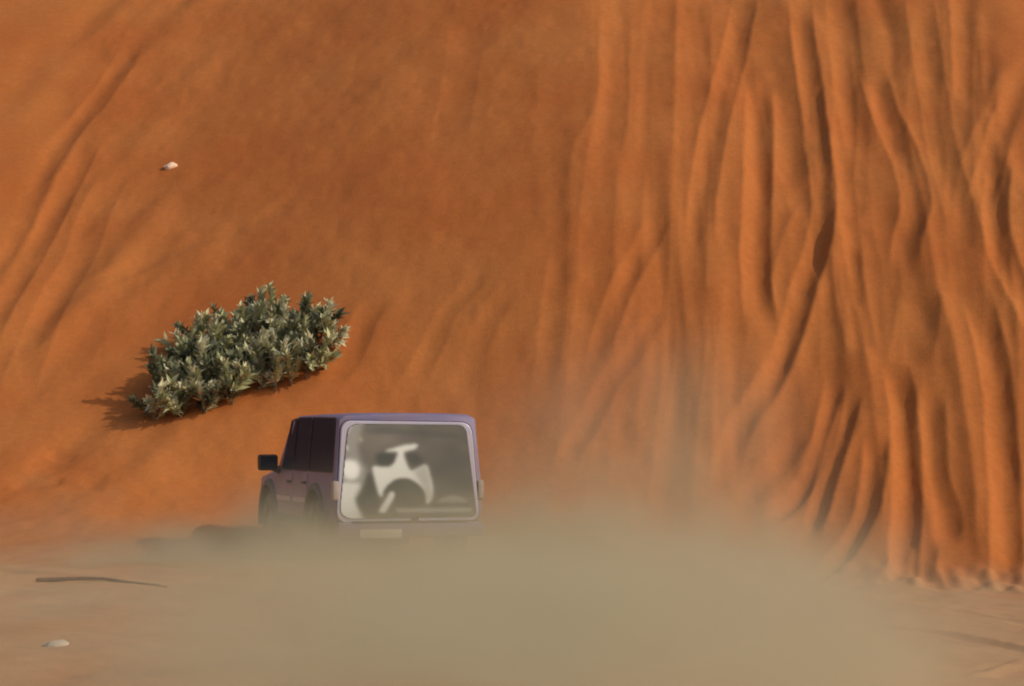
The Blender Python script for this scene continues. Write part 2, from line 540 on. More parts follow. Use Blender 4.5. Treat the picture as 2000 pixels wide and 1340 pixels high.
def fade_print():
    m = simple('faded_print', (0.6, 0.59, 0.5), 0.5, 0.0, 0.4, 0.1, 9.0, 0.12)
    n, l = m.node_tree.nodes, m.node_tree.links
    b = n['Principled BSDF']
    src = b.inputs['Base Color'].links[0].from_socket
    tc = n.new('ShaderNodeTexCoord'); sp = n.new('ShaderNodeSeparateXYZ'); l.new(tc.outputs['Object'], sp.inputs[0])
    nz = n.new('ShaderNodeTexNoise'); nz.inputs['Scale'].default_value = 7; l.new(tc.outputs['Object'], nz.inputs['Vector'])
    ad = n.new('ShaderNodeMath'); ad.operation = 'MULTIPLY_ADD'; l.new(nz.outputs['Fac'], ad.inputs[0]); ad.inputs[1].default_value = 1.1; l.new(sp.outputs['Z'], ad.inputs[2])
    mr = n.new('ShaderNodeMapRange'); mr.inputs['From Min'].default_value = 1.55; mr.inputs['From Max'].default_value = 2.15
    l.new(ad.outputs[0], mr.inputs['Value'])
    mx = n.new('ShaderNodeMix'); mx.data_type = 'RGBA'
    l.new(mr.outputs['Result'], mx.inputs['Factor']); l.new(src, mx.inputs[6]); mx.inputs[7].default_value = (0.27, 0.255, 0.225, 1)
    l.new(mx.outputs[2], b.inputs['Base Color'])
    return m
M['print_fade'] = fade_print()

dune, TX, TY, TZ = build_terrain()
def ground(x, y):
    i = int(np.clip(np.searchsorted(TX, x) - 1, 0, len(TX) - 2)); j = int(np.clip(np.searchsorted(TY, y) - 1, 0, len(TY) - 2))
    u = (x - TX[i]) / (TX[i + 1] - TX[i]); v = (y - TY[j]) / (TY[j + 1] - TY[j])
    return (TZ[j, i] * (1 - u) + TZ[j, i + 1] * u) * (1 - v) + (TZ[j + 1, i] * (1 - u) + TZ[j + 1, i + 1] * u) * v

# ------------------------------------------------------------------ the off-road car
YAW = R(16.3)
CAR_PITCH = R(-0.3)
REAR_Y, WB = -2.5, 2.97
D_REAR = 37.0
S_PX = F_PX / D_REAR
rear_c = Vector(((799 - 1000) / S_PX, D_REAR, 0))
head = Vector((-math.sin(YAW), math.cos(YAW), 0))
CAR_Z = -0.03
car_loc = rear_c - head * REAR_Y
car_loc.z = CAR_Z - REAR_Y * math.sin(CAR_PITCH)

def make_car():
    car = empty('off_road_car', (car_loc.x, car_loc.y, car_loc.z))
    car.rotation_euler = (CAR_PITCH, 0, YAW)
    tag(car, 'boxy mauve silver off-road car climbing the dune in a cloud of dust, seen from behind', 'car')
    # --- body shell: sections from tail to nose
    def lean(z):
        return 0.05 * (z - 0.5)
    #            y     zb    x_low  x_mid  belt  x_belt x_top  z_top
    ST = [(-2.50, .50, .84, .960, 1.14, .945, .875, 1.870),
          (-2.42, .46, .87, .972, 1.14, .955, .885, 1.888),
          (-1.20, .44, .88, .975, 1.13, .960, .890, 1.895),
          (0.25, .44, .88, .975, 1.12, .960, .885, 1.875),
          (0.52, .44, .88, .975, 1.12, .960, .865, 1.820),
          (1.12, .44, .88, .972, 1.10, .955, .900, 1.185),
          (1.70, .46, .88, .970, 1.06, .950, .890, 1.150),
          (2.28, .48, .86, .955, 1.02, .930, .860, 1.090),
          (2.40, .52, .82, .920, 0.98, .890, .820, 1.030)]
    bm = bmesh.new()
    rings = []
    for k, (y, zb, xl, xm, zbelt, xb, xt, zt) in enumerate(ST):
        half = [(0, zb), (xl, zb), (xm - .01, zb + .12), (xm, .80), (xb, min(zbelt, zt - .07)), (xt + .01, zt - .045), (xt - .075, zt), (xt * .5, zt + .016), (0, zt + .020)]
        pts = half + [(-x, z) for x, z in half[-2:0:-1]]
        rings.append([bm.verts.new((x, y + (lean(z) if k < 2 else 0), z)) for x, z in pts])
    n = len(rings[0])
    for a, b in zip(rings[:-1], rings[1:]):
        for i in range(n):
            bm.faces.new((a[i], a[(i + 1) % n], b[(i + 1) % n], b[i]))
    bm.faces.new(rings[0]); bm.faces.new(rings[-1][::-1])
    bmesh.ops.recalc_face_normals(bm, faces=bm.faces[:])
    me = bpy.data.meshes.new('body'); bm.to_mesh(me); bm.free()
    body = bpy.data.objects.new('body', me); COL.objects.link(body)
    cut = bmesh.new()
    for sx in (-1, 1):
        for wy in (-1.40, -1.40 + WB):
            r = bmesh.ops.create_cone(cut, cap_ends=True, segments=28, radius1=.50, radius2=.50, depth=.62)
            bmesh.ops.rotate(cut, cent=(0, 0, 0), matrix=Matrix.Rotation(R(90), 3, 'Y'), verts=r['verts'])
            bmesh.ops.translate(cut, vec=(sx * .93, wy, .43), verts=r['verts'])
    cme = bpy.data.meshes.new('cut'); cut.to_mesh(cme); cut.free()
    cob = bpy.data.objects.new('cut', cme); COL.objects.link(cob)
    md = body.modifiers.new('arch', 'BOOLEAN'); md.operation = 'DIFFERENCE'; md.object = cob; md.solver = 'EXACT'
    bv = body.modifiers.new('bevel', 'BEVEL'); bv.width = .018; bv.segments = 2; bv.limit_method = 'ANGLE'; bv.angle_limit = R(28)
    dg = bpy.context.evaluated_depsgraph_get()
    nm = bpy.data.meshes.new_from_object(body.evaluated_get(dg))
    bpy.data.objects.remove(body); bpy.data.objects.remove(cob)
    nm.name = 'body'
    link('body', nm, M['paint'], car, True, 30)

    # position on the side of the body at (y, z)
    def side_x(y, z):
        ys_ = [s[0] for s in ST]
        f = lambda i: float(np.interp(y, ys_, [s[i] for s in ST]))
        zb, xl, xm, zbelt, xb, xt, zt = [f(i) for i in range(1, 8)]
        zbelt = min(zbelt, zt - .07)
        return float(np.interp(z, [zb, zb + .12, .80, zbelt, zt - .045], [xl, xm - .01, xm, xb, xt + .01]))
    def side(sgn):
        return lambda y, z, off: (sgn * (side_x(y, z) + off), y, z)
    def grid_plate(poly, fn, t0, t1):
        bm_ = bmesh.new(); slab(bm_, poly, fn, t0, t1); return bm_

    for sgn in (-1, 1):
        fn = side(sgn)
        # glazing: front door, rear door and long quarter pane behind it
        fr = [(0.78, 1.165), (0.48, 1.80), (0.02, 1.835), (0.02, 1.165)]
        rr = [(-0.05, 1.165), (-0.05, 1.84), (-0.92, 1.845), (-0.92, 1.165)]
        qq = [(-1.00, 1.165), (-1.00, 1.845), (-2.28, 1.835), (-2.34, 1.165)]
        for nm_, poly in (('front_side_window', fr), ('rear_side_window', rr), ('quarter_window', qq)):
            w = link(nm_, grid_plate(round_poly(poly, .05), fn, -.01, .006), M['glass'], car)
            inner = bmesh.new()
            pr = round_poly(poly, .05)
            n_ = len(pr)
            cx = sum(p[0] for p in pr) / n_; cz = sum(p[1] for p in pr) / n_
            ou = [(cx + (u - cx) * 1.035 + .0, cz + (v - cz) * 1.05) for u, v in pr]
            A = [inner.verts.new(fn(u, v, .012)) for u, v in pr]; B = [inner.verts.new(fn(u, v, .008)) for u, v in ou]
            C_ = [inner.verts.new(fn(u, v, -.004)) for u, v in ou]
            for i in range(n_):
                j = (i + 1) % n_
                inner.faces.new((A[i], A[j], B[j], B[i])); inner.faces.new((B[i], B[j], C_[j], C_[i]))
            link('window_frame', inner, M['black'], w)
        # doors: shallow panels with open seams
        d1 = round_poly([(0.98, .56), (0.98, 1.10), (0.0, 1.115), (0.0, .56)], .05)
        d2 = round_poly([(-.03, .56), (-.03, 1.115), (-.93, 1.12), (-.93, .86), (-.80, .56)], .05)
        for nm_, poly, hy in (('front_door', d1, .14), ('rear_door', d2, -.80)):
            d = link(nm_, grid_plate(poly, fn, -.006, .012), M['paint'], car)
            hb = bmesh.new(); x, _, _ = fn(hy, 1.0, .03); bm_box(hb, x, hy, 1.0, .035, .17, .035, .01)
            link('door_handle', hb, M['black'], d)
            mb = bmesh.new(); slab(mb, [(poly[0][0] - .02, .74), (poly[0][0] - .02, .80), (poly[0][0] - .90 + (.0 if nm_ == 'front_door' else .03), .80), (poly[0][0] - .90 + (.0 if nm_ == 'front_door' else .03), .74)], fn, .010, .026)
            link('side_moulding', mb, M['pale_paint'], d)
        # sill step
        sb = bmesh.new(); bm_box(sb, sgn * .93, .09, .43, .16, 1.80, .055, .02); link('side_step', sb, M['black'], car)
        # wheel arch flares
        for wy in (-1.40, -1.40 + WB):
            fb = bmesh.new(); ringA = []
            for k in range(19):
                a = R(-12 + 204 * k / 18)
                c, s_ = math.cos(a), math.sin(a)
                prof = [(.495, -.05), (.495, .045), (.53, .055), (.575, .03), (.60, -.04)]
                row = []
                for rr_, ox in prof:
                    row.append(fb.verts.new((sgn * (.965 + ox), wy + c * rr_, max(.36, .43 + s_ * rr_))))
                ringA.append(row)
            for a_, b_ in zip(ringA[:-1], ringA[1:]):
                for i in range(4):
                    fb.faces.new((a_[i], a_[i + 1], b_[i + 1], b_[i]))
            link('wheel_arch_flare', fb, M['flare'], car)
        # door mirror on its arm
        mb = bmesh.new()
        bm_box(mb, sgn * 1.12, .93, 1.245, .27, .14, .22, .04)
        mir = link('door_mirror', mb, M['mirror_shell'], car)
        ab = bmesh.new()
        tube(ab, [(sgn * .93, .90, 1.13), (sgn * 1.02, .91, 1.16), (sgn * 1.11, .93, 1.19)], [.06, .045, .04], 8)
        link('mirror_arm', ab, M['mirror_shell'], mir)
        gb = bmesh.new(); bm_box(gb, sgn * 1.12, .857, 1.245, .22, .006, .17, 0); link('mirror_glass', gb, M['glass'], mir)
        # tail lamp wrapped round the rear corner below the belt
        lb = bmesh.new(); bm_box(lb, sgn * .948, -2.452, .93, .075, .13, .24, .02)
        link('tail_lamp', lb, M['lamp'], car)
        # headlamp
        lb = bmesh.new(); bm_box(lb, sgn * .66, 2.385, .84, .30, .06, .20, .03); link('headlamp', lb, M['clear_lamp'], car)

    # wheels
    tb = bmesh.new()
    prof = [(.22, -.10), (.24, -.13), (.34, -.145), (.395, -.125), (.41, -.10), (.41, .10), (.395, .125), (.34, .145), (.24, .13), (.22, .10)]
    NS = 40; rg = []
    for k in range(NS):
        a = 2 * math.pi * k / NS
        g = .012 if k % 2 else 0
        rg.append([tb.verts.new((x, math.cos(a) * (r - (g if r > .40 else 0)), math.sin(a) * (r - (g if r > .40 else 0)))) for r, x in prof])
    for k in range(NS):
        a, b = rg[k], rg[(k + 1) % NS]
        for i in range(len(prof)):
            j = (i + 1) % len(prof)
            tb.faces.new((a[i], a[j], b[j], b[i]))
    tyre_me = bpy.data.meshes.new('tyre'); bmesh.ops.recalc_face_normals(tb, faces=tb.faces[:]); tb.to_mesh(tyre_me); tb.free(); tyre_me.materials.append(M['rubber'])
    rb = bmesh.new()
    def disc(r0, r1, x0, x1, seg=28):
        va = [rb.verts.new((x0, math.cos(2 * math.pi * k / seg) * r0, math.sin(2 * math.pi * k / seg) * r0)) for k in range(seg)]
        vb = [rb.verts.new((x1, math.cos(2 * math.pi * k / seg) * r1, math.sin(2 * math.pi * k / seg) * r1)) for k in range(seg)]
        for k in range(seg): rb.faces.new((va[k], va[(k + 1) % seg], vb[(k + 1) % seg], vb[k]))
        return va, vb
    disc(.235, .225, .12, .10); va, vb = disc(.225, .20, .10, .05); rb.faces.new(vb)
    for k in range(6):
        a = 2 * math.pi * k / 6
        bm_box(rb, .075, 0, .12, .04, .06, .19, .01, None)
        vv = rb.verts[-32:] if False else None
    _, hub = disc(.07, .055, .07, .115); rb.faces.new(hub)
    # spokes: rotate copies
    rim_me = bpy.data.meshes.new('rim'); bmesh.ops.recalc_face_normals(rb, faces=rb.faces[:]); rb.to_mesh(rim_me); rb.free()
    rb2 = bmesh.new(); rb2.from_mesh(rim_me)
    for k in range(1, 6):
        vs_ = bm_box(rb2, .075, 0, .12, .04, .06, .19, .01)
        bmesh.ops.rotate(rb2, cent=(0, 0, 0), matrix=Matrix.Rotation(2 * math.pi * k / 6, 3, 'X'), verts=vs_)
    rb2.to_mesh(rim_me); rb2.free(); rim_me.materials.append(M['rim'])
    for sgn in (-1, 1):
        for wy in (-1.40, -1.40 + WB):
            w = link('wheel', tyre_me, M['rubber'], car, True, 40)
            w.location = (sgn * .845, wy, .41)
            w.rotation_euler = (random.uniform(0, 6), 0, 0 if sgn > 0 else math.pi)
            r_ = link('rim', rim_me, M['rim'], w, True, 30)
    # --- tail: pale gate filling the whole rear, big dark pane with a pale print
    def rear(x, z, off):
        return (x, REAR_Y + lean(z) - off, z)
    zs = lambda fy: CAM_H - (fy - 800.0) / S_PX - CAR_Z
    xs_ = lambda fx: (fx - 799.0) / S_PX / math.cos(YAW)
    def Z7(pts):     # places on the gate, read off an enlarged view of it
        return [(xs_(640 + X / 4.9625), zs(790 + Y / 4.9625)) for X, Y in pts]
    gate_poly = round_poly([(-.948, zs(1020)), (.925, zs(1018)), (.835, zs(825)), (-.868, zs(821))], [.16, .12, .16, .14], 6)
    gb = bmesh.new(); slab(gb, gate_poly, rear, -.02, .028)
    ed = [e for e in gb.edges if len(e.link_faces) == 2 and abs(e.link_faces[0].normal.dot(e.link_faces[1].normal)) < .6]
    gate = link('tailgate', gb, M['pale_paint'], car, True, 50)
    bvm = gate.modifiers.new('bevel', 'BEVEL'); bvm.width = .012; bvm.segments = 2; bvm.limit_method = 'ANGLE'; bvm.angle_limit = R(50)
    # rubber seam around the gate
    sm = bmesh.new(); n_ = len(gate_poly)
    ou = [(x * 1.012, 1.19 + (z - 1.19) * 1.016) for x, z in gate_poly]
    A = [sm.verts.new(rear(x, z, .004)) for x, z in gate_poly]; B = [sm.verts.new(rear(x, z, .004)) for x, z in ou]
    C_ = [sm.verts.new(rear(x, z, -.02)) for x, z in ou]
    for i in range(n_):
        j = (i + 1) % n_
        sm.faces.new((A[i], A[j], B[j], B[i])); sm.faces.new((B[i], B[j], C_[j], C_[i]))
    link('gate_seal', sm, M['black'], gate)
    pane_poly = round_poly(Z7([(118, 1102), (1440, 1092), (1345, 198), (215, 184)]), [.18, .09, .12, .14], 6)
    pb = bmesh.new(); slab(pb, pane_poly, rear, .02, .036)
    pane = link('rear_window', pb, M['rear_glass'], car, True, 50)
    # the print on the pane: one sheet, its blurred picture, with sun glare painted in at left, held as colours of a fine grid
    G = 8
    gx = np.arange(90, 1460, G); gy = np.arange(170, 1120, G)
    PX, PY = np.meshgrid(gx, gy)
    img = np.zeros(PX.shape + (3,)) + np.array((.175, .155, .122))
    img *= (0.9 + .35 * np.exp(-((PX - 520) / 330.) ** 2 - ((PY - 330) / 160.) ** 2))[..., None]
    img *= (0.88 + .28 * vnoise(PX / 150., PY / 110., 71))[..., None]
    def mask(poly):
        c = np.zeros(PX.shape, bool)
        for i in range(len(poly)):
            (x0, y0), (x1, y1) = poly[i - 1], poly[i]
            if y0 == y1: continue
            c ^= ((y0 > PY) != (y1 > PY)) & (PX < (x1 - x0) * (PY - y0) / (y1 - y0) + x0)
        return c.astype(float)
    def blur(a, sg):
        k = np.exp(-.5 * (np.arange(-12, 13) * G / sg) ** 2); k /= k.sum()
        a = np.apply_along_axis(lambda r_: np.convolve(np.pad(r_, 12, mode='edge'), k, mode='valid'), 0, a)
        return np.apply_along_axis(lambda r_: np.convolve(np.pad(r_, 12, mode='edge'), k, mode='valid'), 1, a)
    pale, dark = (.88, .88, .77), (.068, .076, .062)
    LAY = [
        ((.40, .38, .33), .85, 26, [(60, 1130), (60, 700), (118, 520), (170, 330), (235, 150), (360, 150), (330, 300), (300, 420), (330, 540), (400, 640), (370, 760), (300, 900), (320, 1000), (380, 1130)]),  # glare on the glass, painted as a band down the left
        (pale, .9, 18, [(60, 1140), (60, 830), (105, 745), (320, 760), (318, 800), (268, 900), (290, 990), (350, 1140)]),  # stronger painted glare at the lower left
        ((.80, .76, .74), .75, 14, [(150, 240), (215, 170), (250, 180), (235, 240), (195, 300), (160, 330)]),
        (dark, .55, 30, [(150, 470), (200, 480), (190, 530), (140, 520)]),
        ((1., .98, .88), 1., 20, [(190, 530), (285, 545), (325, 620), (300, 705), (235, 730), (170, 700), (140, 630), (155, 560)]),  # sun glint painted as a white spot
        (pale, .7, 12, [(165, 395), (205, 390), (212, 440), (170, 448)]),
        ((.50, .49, .30), .7, 12, [(312, 320), (345, 318), (350, 360), (318, 362)]),
        (dark, .55, 22, [(330, 256), (500, 232), (720, 240), (1000, 275), (1280, 292), (1240, 325), (1000, 306), (700, 280), (480, 275)]),
        (dark, .8, 18, [(480, 470), (560, 465), (655, 478), (668, 520), (640, 570), (560, 600), (500, 590), (465, 530)]),
        (dark, .7, 18, [(760, 470), (850, 465), (900, 500), (930, 560), (900, 600), (830, 600), (785, 560)]),
        (dark, .85, 16, [(395, 650), (440, 690), (470, 800), (505, 895), (500, 990), (480, 1078), (370, 1078), (300, 990), (280, 915), (340, 830)]),
        (dark, .35, 40, [(1010, 560), (1400, 420), (1410, 900), (1050, 900)]),
        (pale, .95, 13, smooth_closed([(565, 452), (640, 425), (760, 392), (870, 388), (858, 425), (770, 452), (742, 470), (748, 520), (775, 590), (805, 640), (880, 618), (955, 588), (985, 680), (1012, 790), (1010, 890), (975, 955), (945, 940), (940, 860), (900, 800), (840, 752), (750, 715), (660, 728), (600, 772), (555, 825), (530, 885), (505, 880), (480, 800), (455, 690), (445, 600), (540, 608), (610, 600), (650, 565), (668, 520), (685, 475), (660, 455)], 3)),
        ((.42, .41, .34), .75, 22, [(830, 640), (960, 580), (1000, 760), (1005, 920), (955, 950), (930, 820)]),
        (dark, .9, 14, smooth_closed([(540, 885), (556, 818), (640, 742), (750, 716), (850, 756), (930, 840), (945, 935), (880, 995), (760, 990), (660, 970), (640, 850), (590, 850)])),
        (pale, .9, 11, [(490, 1038), (605, 850), (650, 850), (640, 905), (556, 1048)]),
        ((.34, .32, .265), .9, 13, [(1040, 945), (1120, 905), (1210, 878), (1290, 900), (1360, 945), (1200, 955)]),
        (dark, .45, 12, [(990, 965), (1390, 965), (1390, 995), (990, 995)]),
        ((.42, .40, .33), .9, 11, [(660, 1010), (1390, 1005), (1390, 1045), (670, 1045)]),
        (dark, .4, 12, [(640, 1055), (1390, 1055), (1390, 1080), (640, 1080)]),
    ]
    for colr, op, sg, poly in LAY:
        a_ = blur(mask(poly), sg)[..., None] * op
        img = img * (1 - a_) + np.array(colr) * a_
    keep = mask([((x * S_PX * math.cos(YAW) + 799 - 640) * 4.9625, (CAM_H - CAR_Z - z) * S_PX * 4.9625 + (800 - 790) * 4.9625) for x, z in pane_poly]) > .5
    b_ = bmesh.new()
    vid = {}
    cl = b_.verts.layers.float_color.new('picture')
    def gv(j, i):
        if (j, i) not in vid:
            x, z = Z7([(gx[i], gy[j])])[0]
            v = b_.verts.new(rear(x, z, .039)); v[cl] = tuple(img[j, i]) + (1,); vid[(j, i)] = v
        return vid[(j, i)]
    for j in range(len(gy) - 1):
        for i in range(len(gx) - 1):
            if keep[j, i] and keep[j + 1, i] and keep[j, i + 1] and keep[j + 1, i + 1]:
                b_.faces.new((gv(j, i), gv(j, i + 1), gv(j + 1, i + 1), gv(j + 1, i)))
    pm, n, l = nodes_of('window_picture_glare')
    bs = n['Principled BSDF']; bs.inputs['Roughness'].default_value = .32; bs.inputs['Specular IOR Level'].default_value = .45
    at = n.new('ShaderNodeAttribute'); at.attribute_name = 'picture'
    l.new(at.outputs['Color'], bs.inputs['Base Color'])
    link('window_print_glare', b_, pm, pane, True, 60)['label'] = 'pale blurred face picture with painted-in sun glare, covering the dark rear window'
    # gate lock
    lb = bmesh.new(); x, z = Z7([(845, 1110)])[0]; bm_box(lb, x, REAR_Y + lean(z) - .035, z, .09, .03, .075, .01); link('gate_handle', lb, M['black'], gate)
    # bumper, plate
    bb = bmesh.new(); bm_box(bb, 0, -2.50, .435, 1.90, .26, .19, .05); bump = link('rear_bumper', bb, M['paint'], car)
    st = bmesh.new(); bm_box(st, 0, -2.575, .535, 1.5, .12, .02, .006); link('bumper_step', st, M['black'], bump)
    pl = bmesh.new(); bm_box(pl, xs_(740), -2.645, zs(1041), .54, .015, .115, .006); link('number_plate', pl, M['plate'], car)
    fb = bmesh.new(); bm_box(fb, 0, 2.42, .50, 1.84, .24, .22, .05); link('front_bumper', fb, M['paint'], car)
    gb = bmesh.new(); bm_box(gb, 0, 2.405, .84, .95, .04, .22, .02); link('grille', gb, M['black'], car)
    # windscreen, roof rails, aerial
    wf = lambda x, t, off: (x, 1.10 - t * .56, 1.205 + t * .625 + off)
    wb = bmesh.new(); slab(wb, [(-.84, .03), (.84, .03), (.80, .98), (-.80, .98)], wf, -.02, .02); link('windscreen', wb, M['glass'], car)
    return car

car = make_car()

# ------------------------------------------------------------------ desert shrub
def leaf(bm, base, dirv, up, L, W):
    d = dirv.normalized(); s = d.cross(up)
    if s.length < .05: s = d.cross(Vector((1, 0, 0)))
    s.normalize(); nrm = s.cross(d)
    p = [base, base + d * L * .45 + s * W * .5 + nrm * W * .18, base + d * L * .45 - s * W * .5 + nrm * W * .18, base + d * L + nrm * -L * .08, base + d * L * .45 - nrm * W * .05]
    v = [bm.verts.new(q) for q in p]
    for f in ((0, 1, 4), (0, 4, 2), (1, 3, 4), (4, 3, 2)):
        bm.faces.new([v[i] for i in f])

def sprig_mesh(seed, mat):
    r = random.Random(seed)
    bm = bmesh.new()
    H = r.uniform(.28, .42)
    bend = Vector((r.uniform(-.12, .12), r.uniform(-.12, .12), 0))
    pts = [Vector((0, 0, 0)) + bend * (t * t) + Vector((0, 0, H * t)) for t in (0, .33, .66, 1)]
    tube(bm, pts, [.010, .008, .006, .003], 4)
    N = 34
    for i in range(N):
        t = .12 + .88 * i / N
        p = bend * (t * t) + Vector((0, 0, H * t))
        a = i * 2.399 + r.uniform(-.4, .4)
        el = r.uniform(.25, 1.1) + .5 * t
        d = Vector((math.cos(a) * math.cos(el), math.sin(a) * math.cos(el), math.sin(el)))
        leaf(bm, p, d, Vector((0, 0, 1)), r.uniform(.09, .20), r.uniform(.05, .09))
    me = bpy.data.meshes.new('leafy_twig'); bm.to_mesh(me); bm.free()
    me.materials.append(mat)
    return me

def make_shrub():
    r = random.Random(5)
    outline = [(302, 822), (410, 812), (500, 778), (590, 748), (640, 712), (652, 668), (620, 648), (555, 640), (480, 648), (420, 668), (350, 690), (318, 745)]
    def inside(px, py):
        c = False
        for i in range(len(outline)):
            x0, y0 = outline[i - 1]; x1, y1 = outline[i]
            if (y0 > py) != (y1 > py) and px < (x1 - x0) * (py - y0) / (y1 - y0) + x0: c = not c
        return c
    bx, by, bz = on_ground(500, 740)
    base = Vector((bx, by, ground(bx, by)))
    sh = empty('desert_shrub', base)
    tag(sh, 'sprawling grey-green desert shrub growing on the dune face above the car', 'shrub')
    protos = [sprig_mesh(i, M[('leaf', 'leaf_pale', 'leaf_dark', 'leaf_pale', 'leaf_dark', 'leaf')[i % 6]]) for i in range(9)]
    placed = []
    tries = 0
    while len(placed) < 58 and tries < 6000:
        tries += 1
        px, py = r.uniform(290, 685), r.uniform(620, 830)
        if not inside(px, py): continue
        x, y, _ = on_ground(px, py)
        if any((x - a) ** 2 + (y - b) ** 2 < .055 for a, b in placed): continue
        placed.append((x, y))
    for k, (x, y) in enumerate(placed):
        z = ground(x, y)
        L = r.uniform(.05, .30) + .16 * max(0, mnoise.noise(Vector((x * 1.6, y * 1.6, 3.3)))) 
        lean = Vector((r.uniform(-.35, .45), r.uniform(-.45, .15), 1)).normalized()
        p0 = Vector((x, y, z - .03)) - base
        p1 = p0 + lean * L * .5 + Vector((r.uniform(-.04, .04), r.uniform(-.04, .04), 0))
        p2 = p0 + lean * L
        bm = bmesh.new(); tube(bm, [p0, p1, p2], [.02, .015, .010], 5)
        link('stem', bm, M['bark'], sh)
        for q in range(5):
            o = bpy.data.objects.new('leafy_twig', r.choice(protos)); COL.objects.link(o); o.parent = sh
            t = (.25, .5, .75, 1, 1)[q]
            o.location = p0 + (p2 - p0) * t if t != .5 else p1
            tilt = r.uniform(.2, 1.15) if q < 4 else r.uniform(0, .3)
            o.rotation_euler = (Matrix.Rotation(r.uniform(0, 6.28), 3, 'Z') @ Matrix.Rotation(tilt, 3, 'X') @ Matrix.Rotation(r.uniform(0, 6.28), 3, 'Z')).to_euler()
            sc = r.uniform(.85, 1.35)
            o.scale = (sc, sc, sc)
    return sh
shrub = make_shrub()

# ------------------------------------------------------------------ stick and stones
def make_stick():
    a = on_ground(72, 1133); b = on_ground(328, 1143)
    A, B = Vector((a[0], a[1], ground(a[0], a[1]))), Vector((b[0], b[1], ground(b[0], b[1])))
    st = empty('dry_branch', A)
    tag(st, 'long thin dark brown branch lying on the sand left of the dust', 'branch')
    pts = []
    for i in range(13):
        t = i / 12
        p = A.lerp(B, t); p.z = ground(p.x, p.y) + .018 + .018 * math.sin(t * 5)
        p.y += .05 * math.sin(t * 4.0)
        pts.append(p - A)
    bm = bmesh.new(); tube(bm, pts, [.028 - .016 * i / 12 for i in range(13)], 7)
    link('branch_wood', bm, M['stick'], st)
    bm = bmesh.new(); tube(bm, [pts[9], pts[9] + Vector((.12, -.12, .0)), pts[9] + Vector((.30, -.20, -.01))], [.014, .012, .006], 5)
    link('side_twig', bm, M['stick'], st)
make_stick()

def make_stone(name, px, py, sx, sy, sz, mat, label, seed, rot=0.2):
    x, y, _ = on_ground(px, py)
    bm = bmesh.new()
    bmesh.ops.create_icosphere(bm, subdivisions=3, radius=1.0)
    for v in bm.verts:
        n_ = mnoise.noise(v.co * 1.3 + Vector((seed, 0, 0))) * .28 + mnoise.noise(v.co * 3.1 + Vector((0, seed, 0))) * .10
        v.co *= 1 + n_
        v.co = Vector((round(v.co.x * 3) / 3 * .35 + v.co.x * .65, v.co.y, v.co.z))
        v.co.x *= sx; v.co.y *= sy; v.co.z *= sz
    o = link(name, bm, mat, None, True, 40)
    o.location = (x, y, ground(x, y) + sz * .3)
    o.rotation_euler = (R(15), -rot, .3)
    tag(o, label, 'stone')
    return o
make_stone('stone', 333, 326, .125, .09, .065, M['stone'], 'small bright pale stone high up on the smooth dune face', 3.0, .35)
make_stone('stone', 108, 1262, .10, .07, .030, M['stone2'], 'small flat cream stone on the sand floor below the branch', 8.0, .12)

# ------------------------------------------------------------------ dust thrown up by the wheels
DUST = [  # centre, radii, density per metre
    ((0.1, 30.5, -.10), (2.5, 6.0, .50), .62),
    ((0.1, 21.5, -.10), (1.9, 4.5, .52), 1.1),
    ((0.5, 35.6, .35), (.8, .9, .45), .40),
    ((1.6, 35.0, .25), (.7, .9, .55), .32),
    ((2.4, 34.4, .10), (.6, 1.0, .42), .28),
    ((-2.4, 34.6, .05), (.6, .8, .42), .50),
    ((-4.2, 26.5, -.10), (3.0, 6.0, .45), .13),
    ((2.0, 36.0, .10), (2.0, 2.6, .75), .18),
    ((1.3, 38.0, .80), (1.9, 2.2, 1.2), .15),
    ((2.0, 39.4, 1.7), (1.8, 1.6, 1.2), .09),
    ((-1.3, 35.6, -.08), (1.6, 1.0, .68), 1.1),
    ((-3.0, 36.4, -.05), (.8, 1.1, .62), 1.4),
    ((-4.1, 36.2, -.08), (.9, 1.2, .44), 1.2),
    ((2.9, 32.5, .0), (1.0, 3.0, .42), .16),
    ((2.5, 25.0, -.15), (.9, 3.5, .42), .40),
]
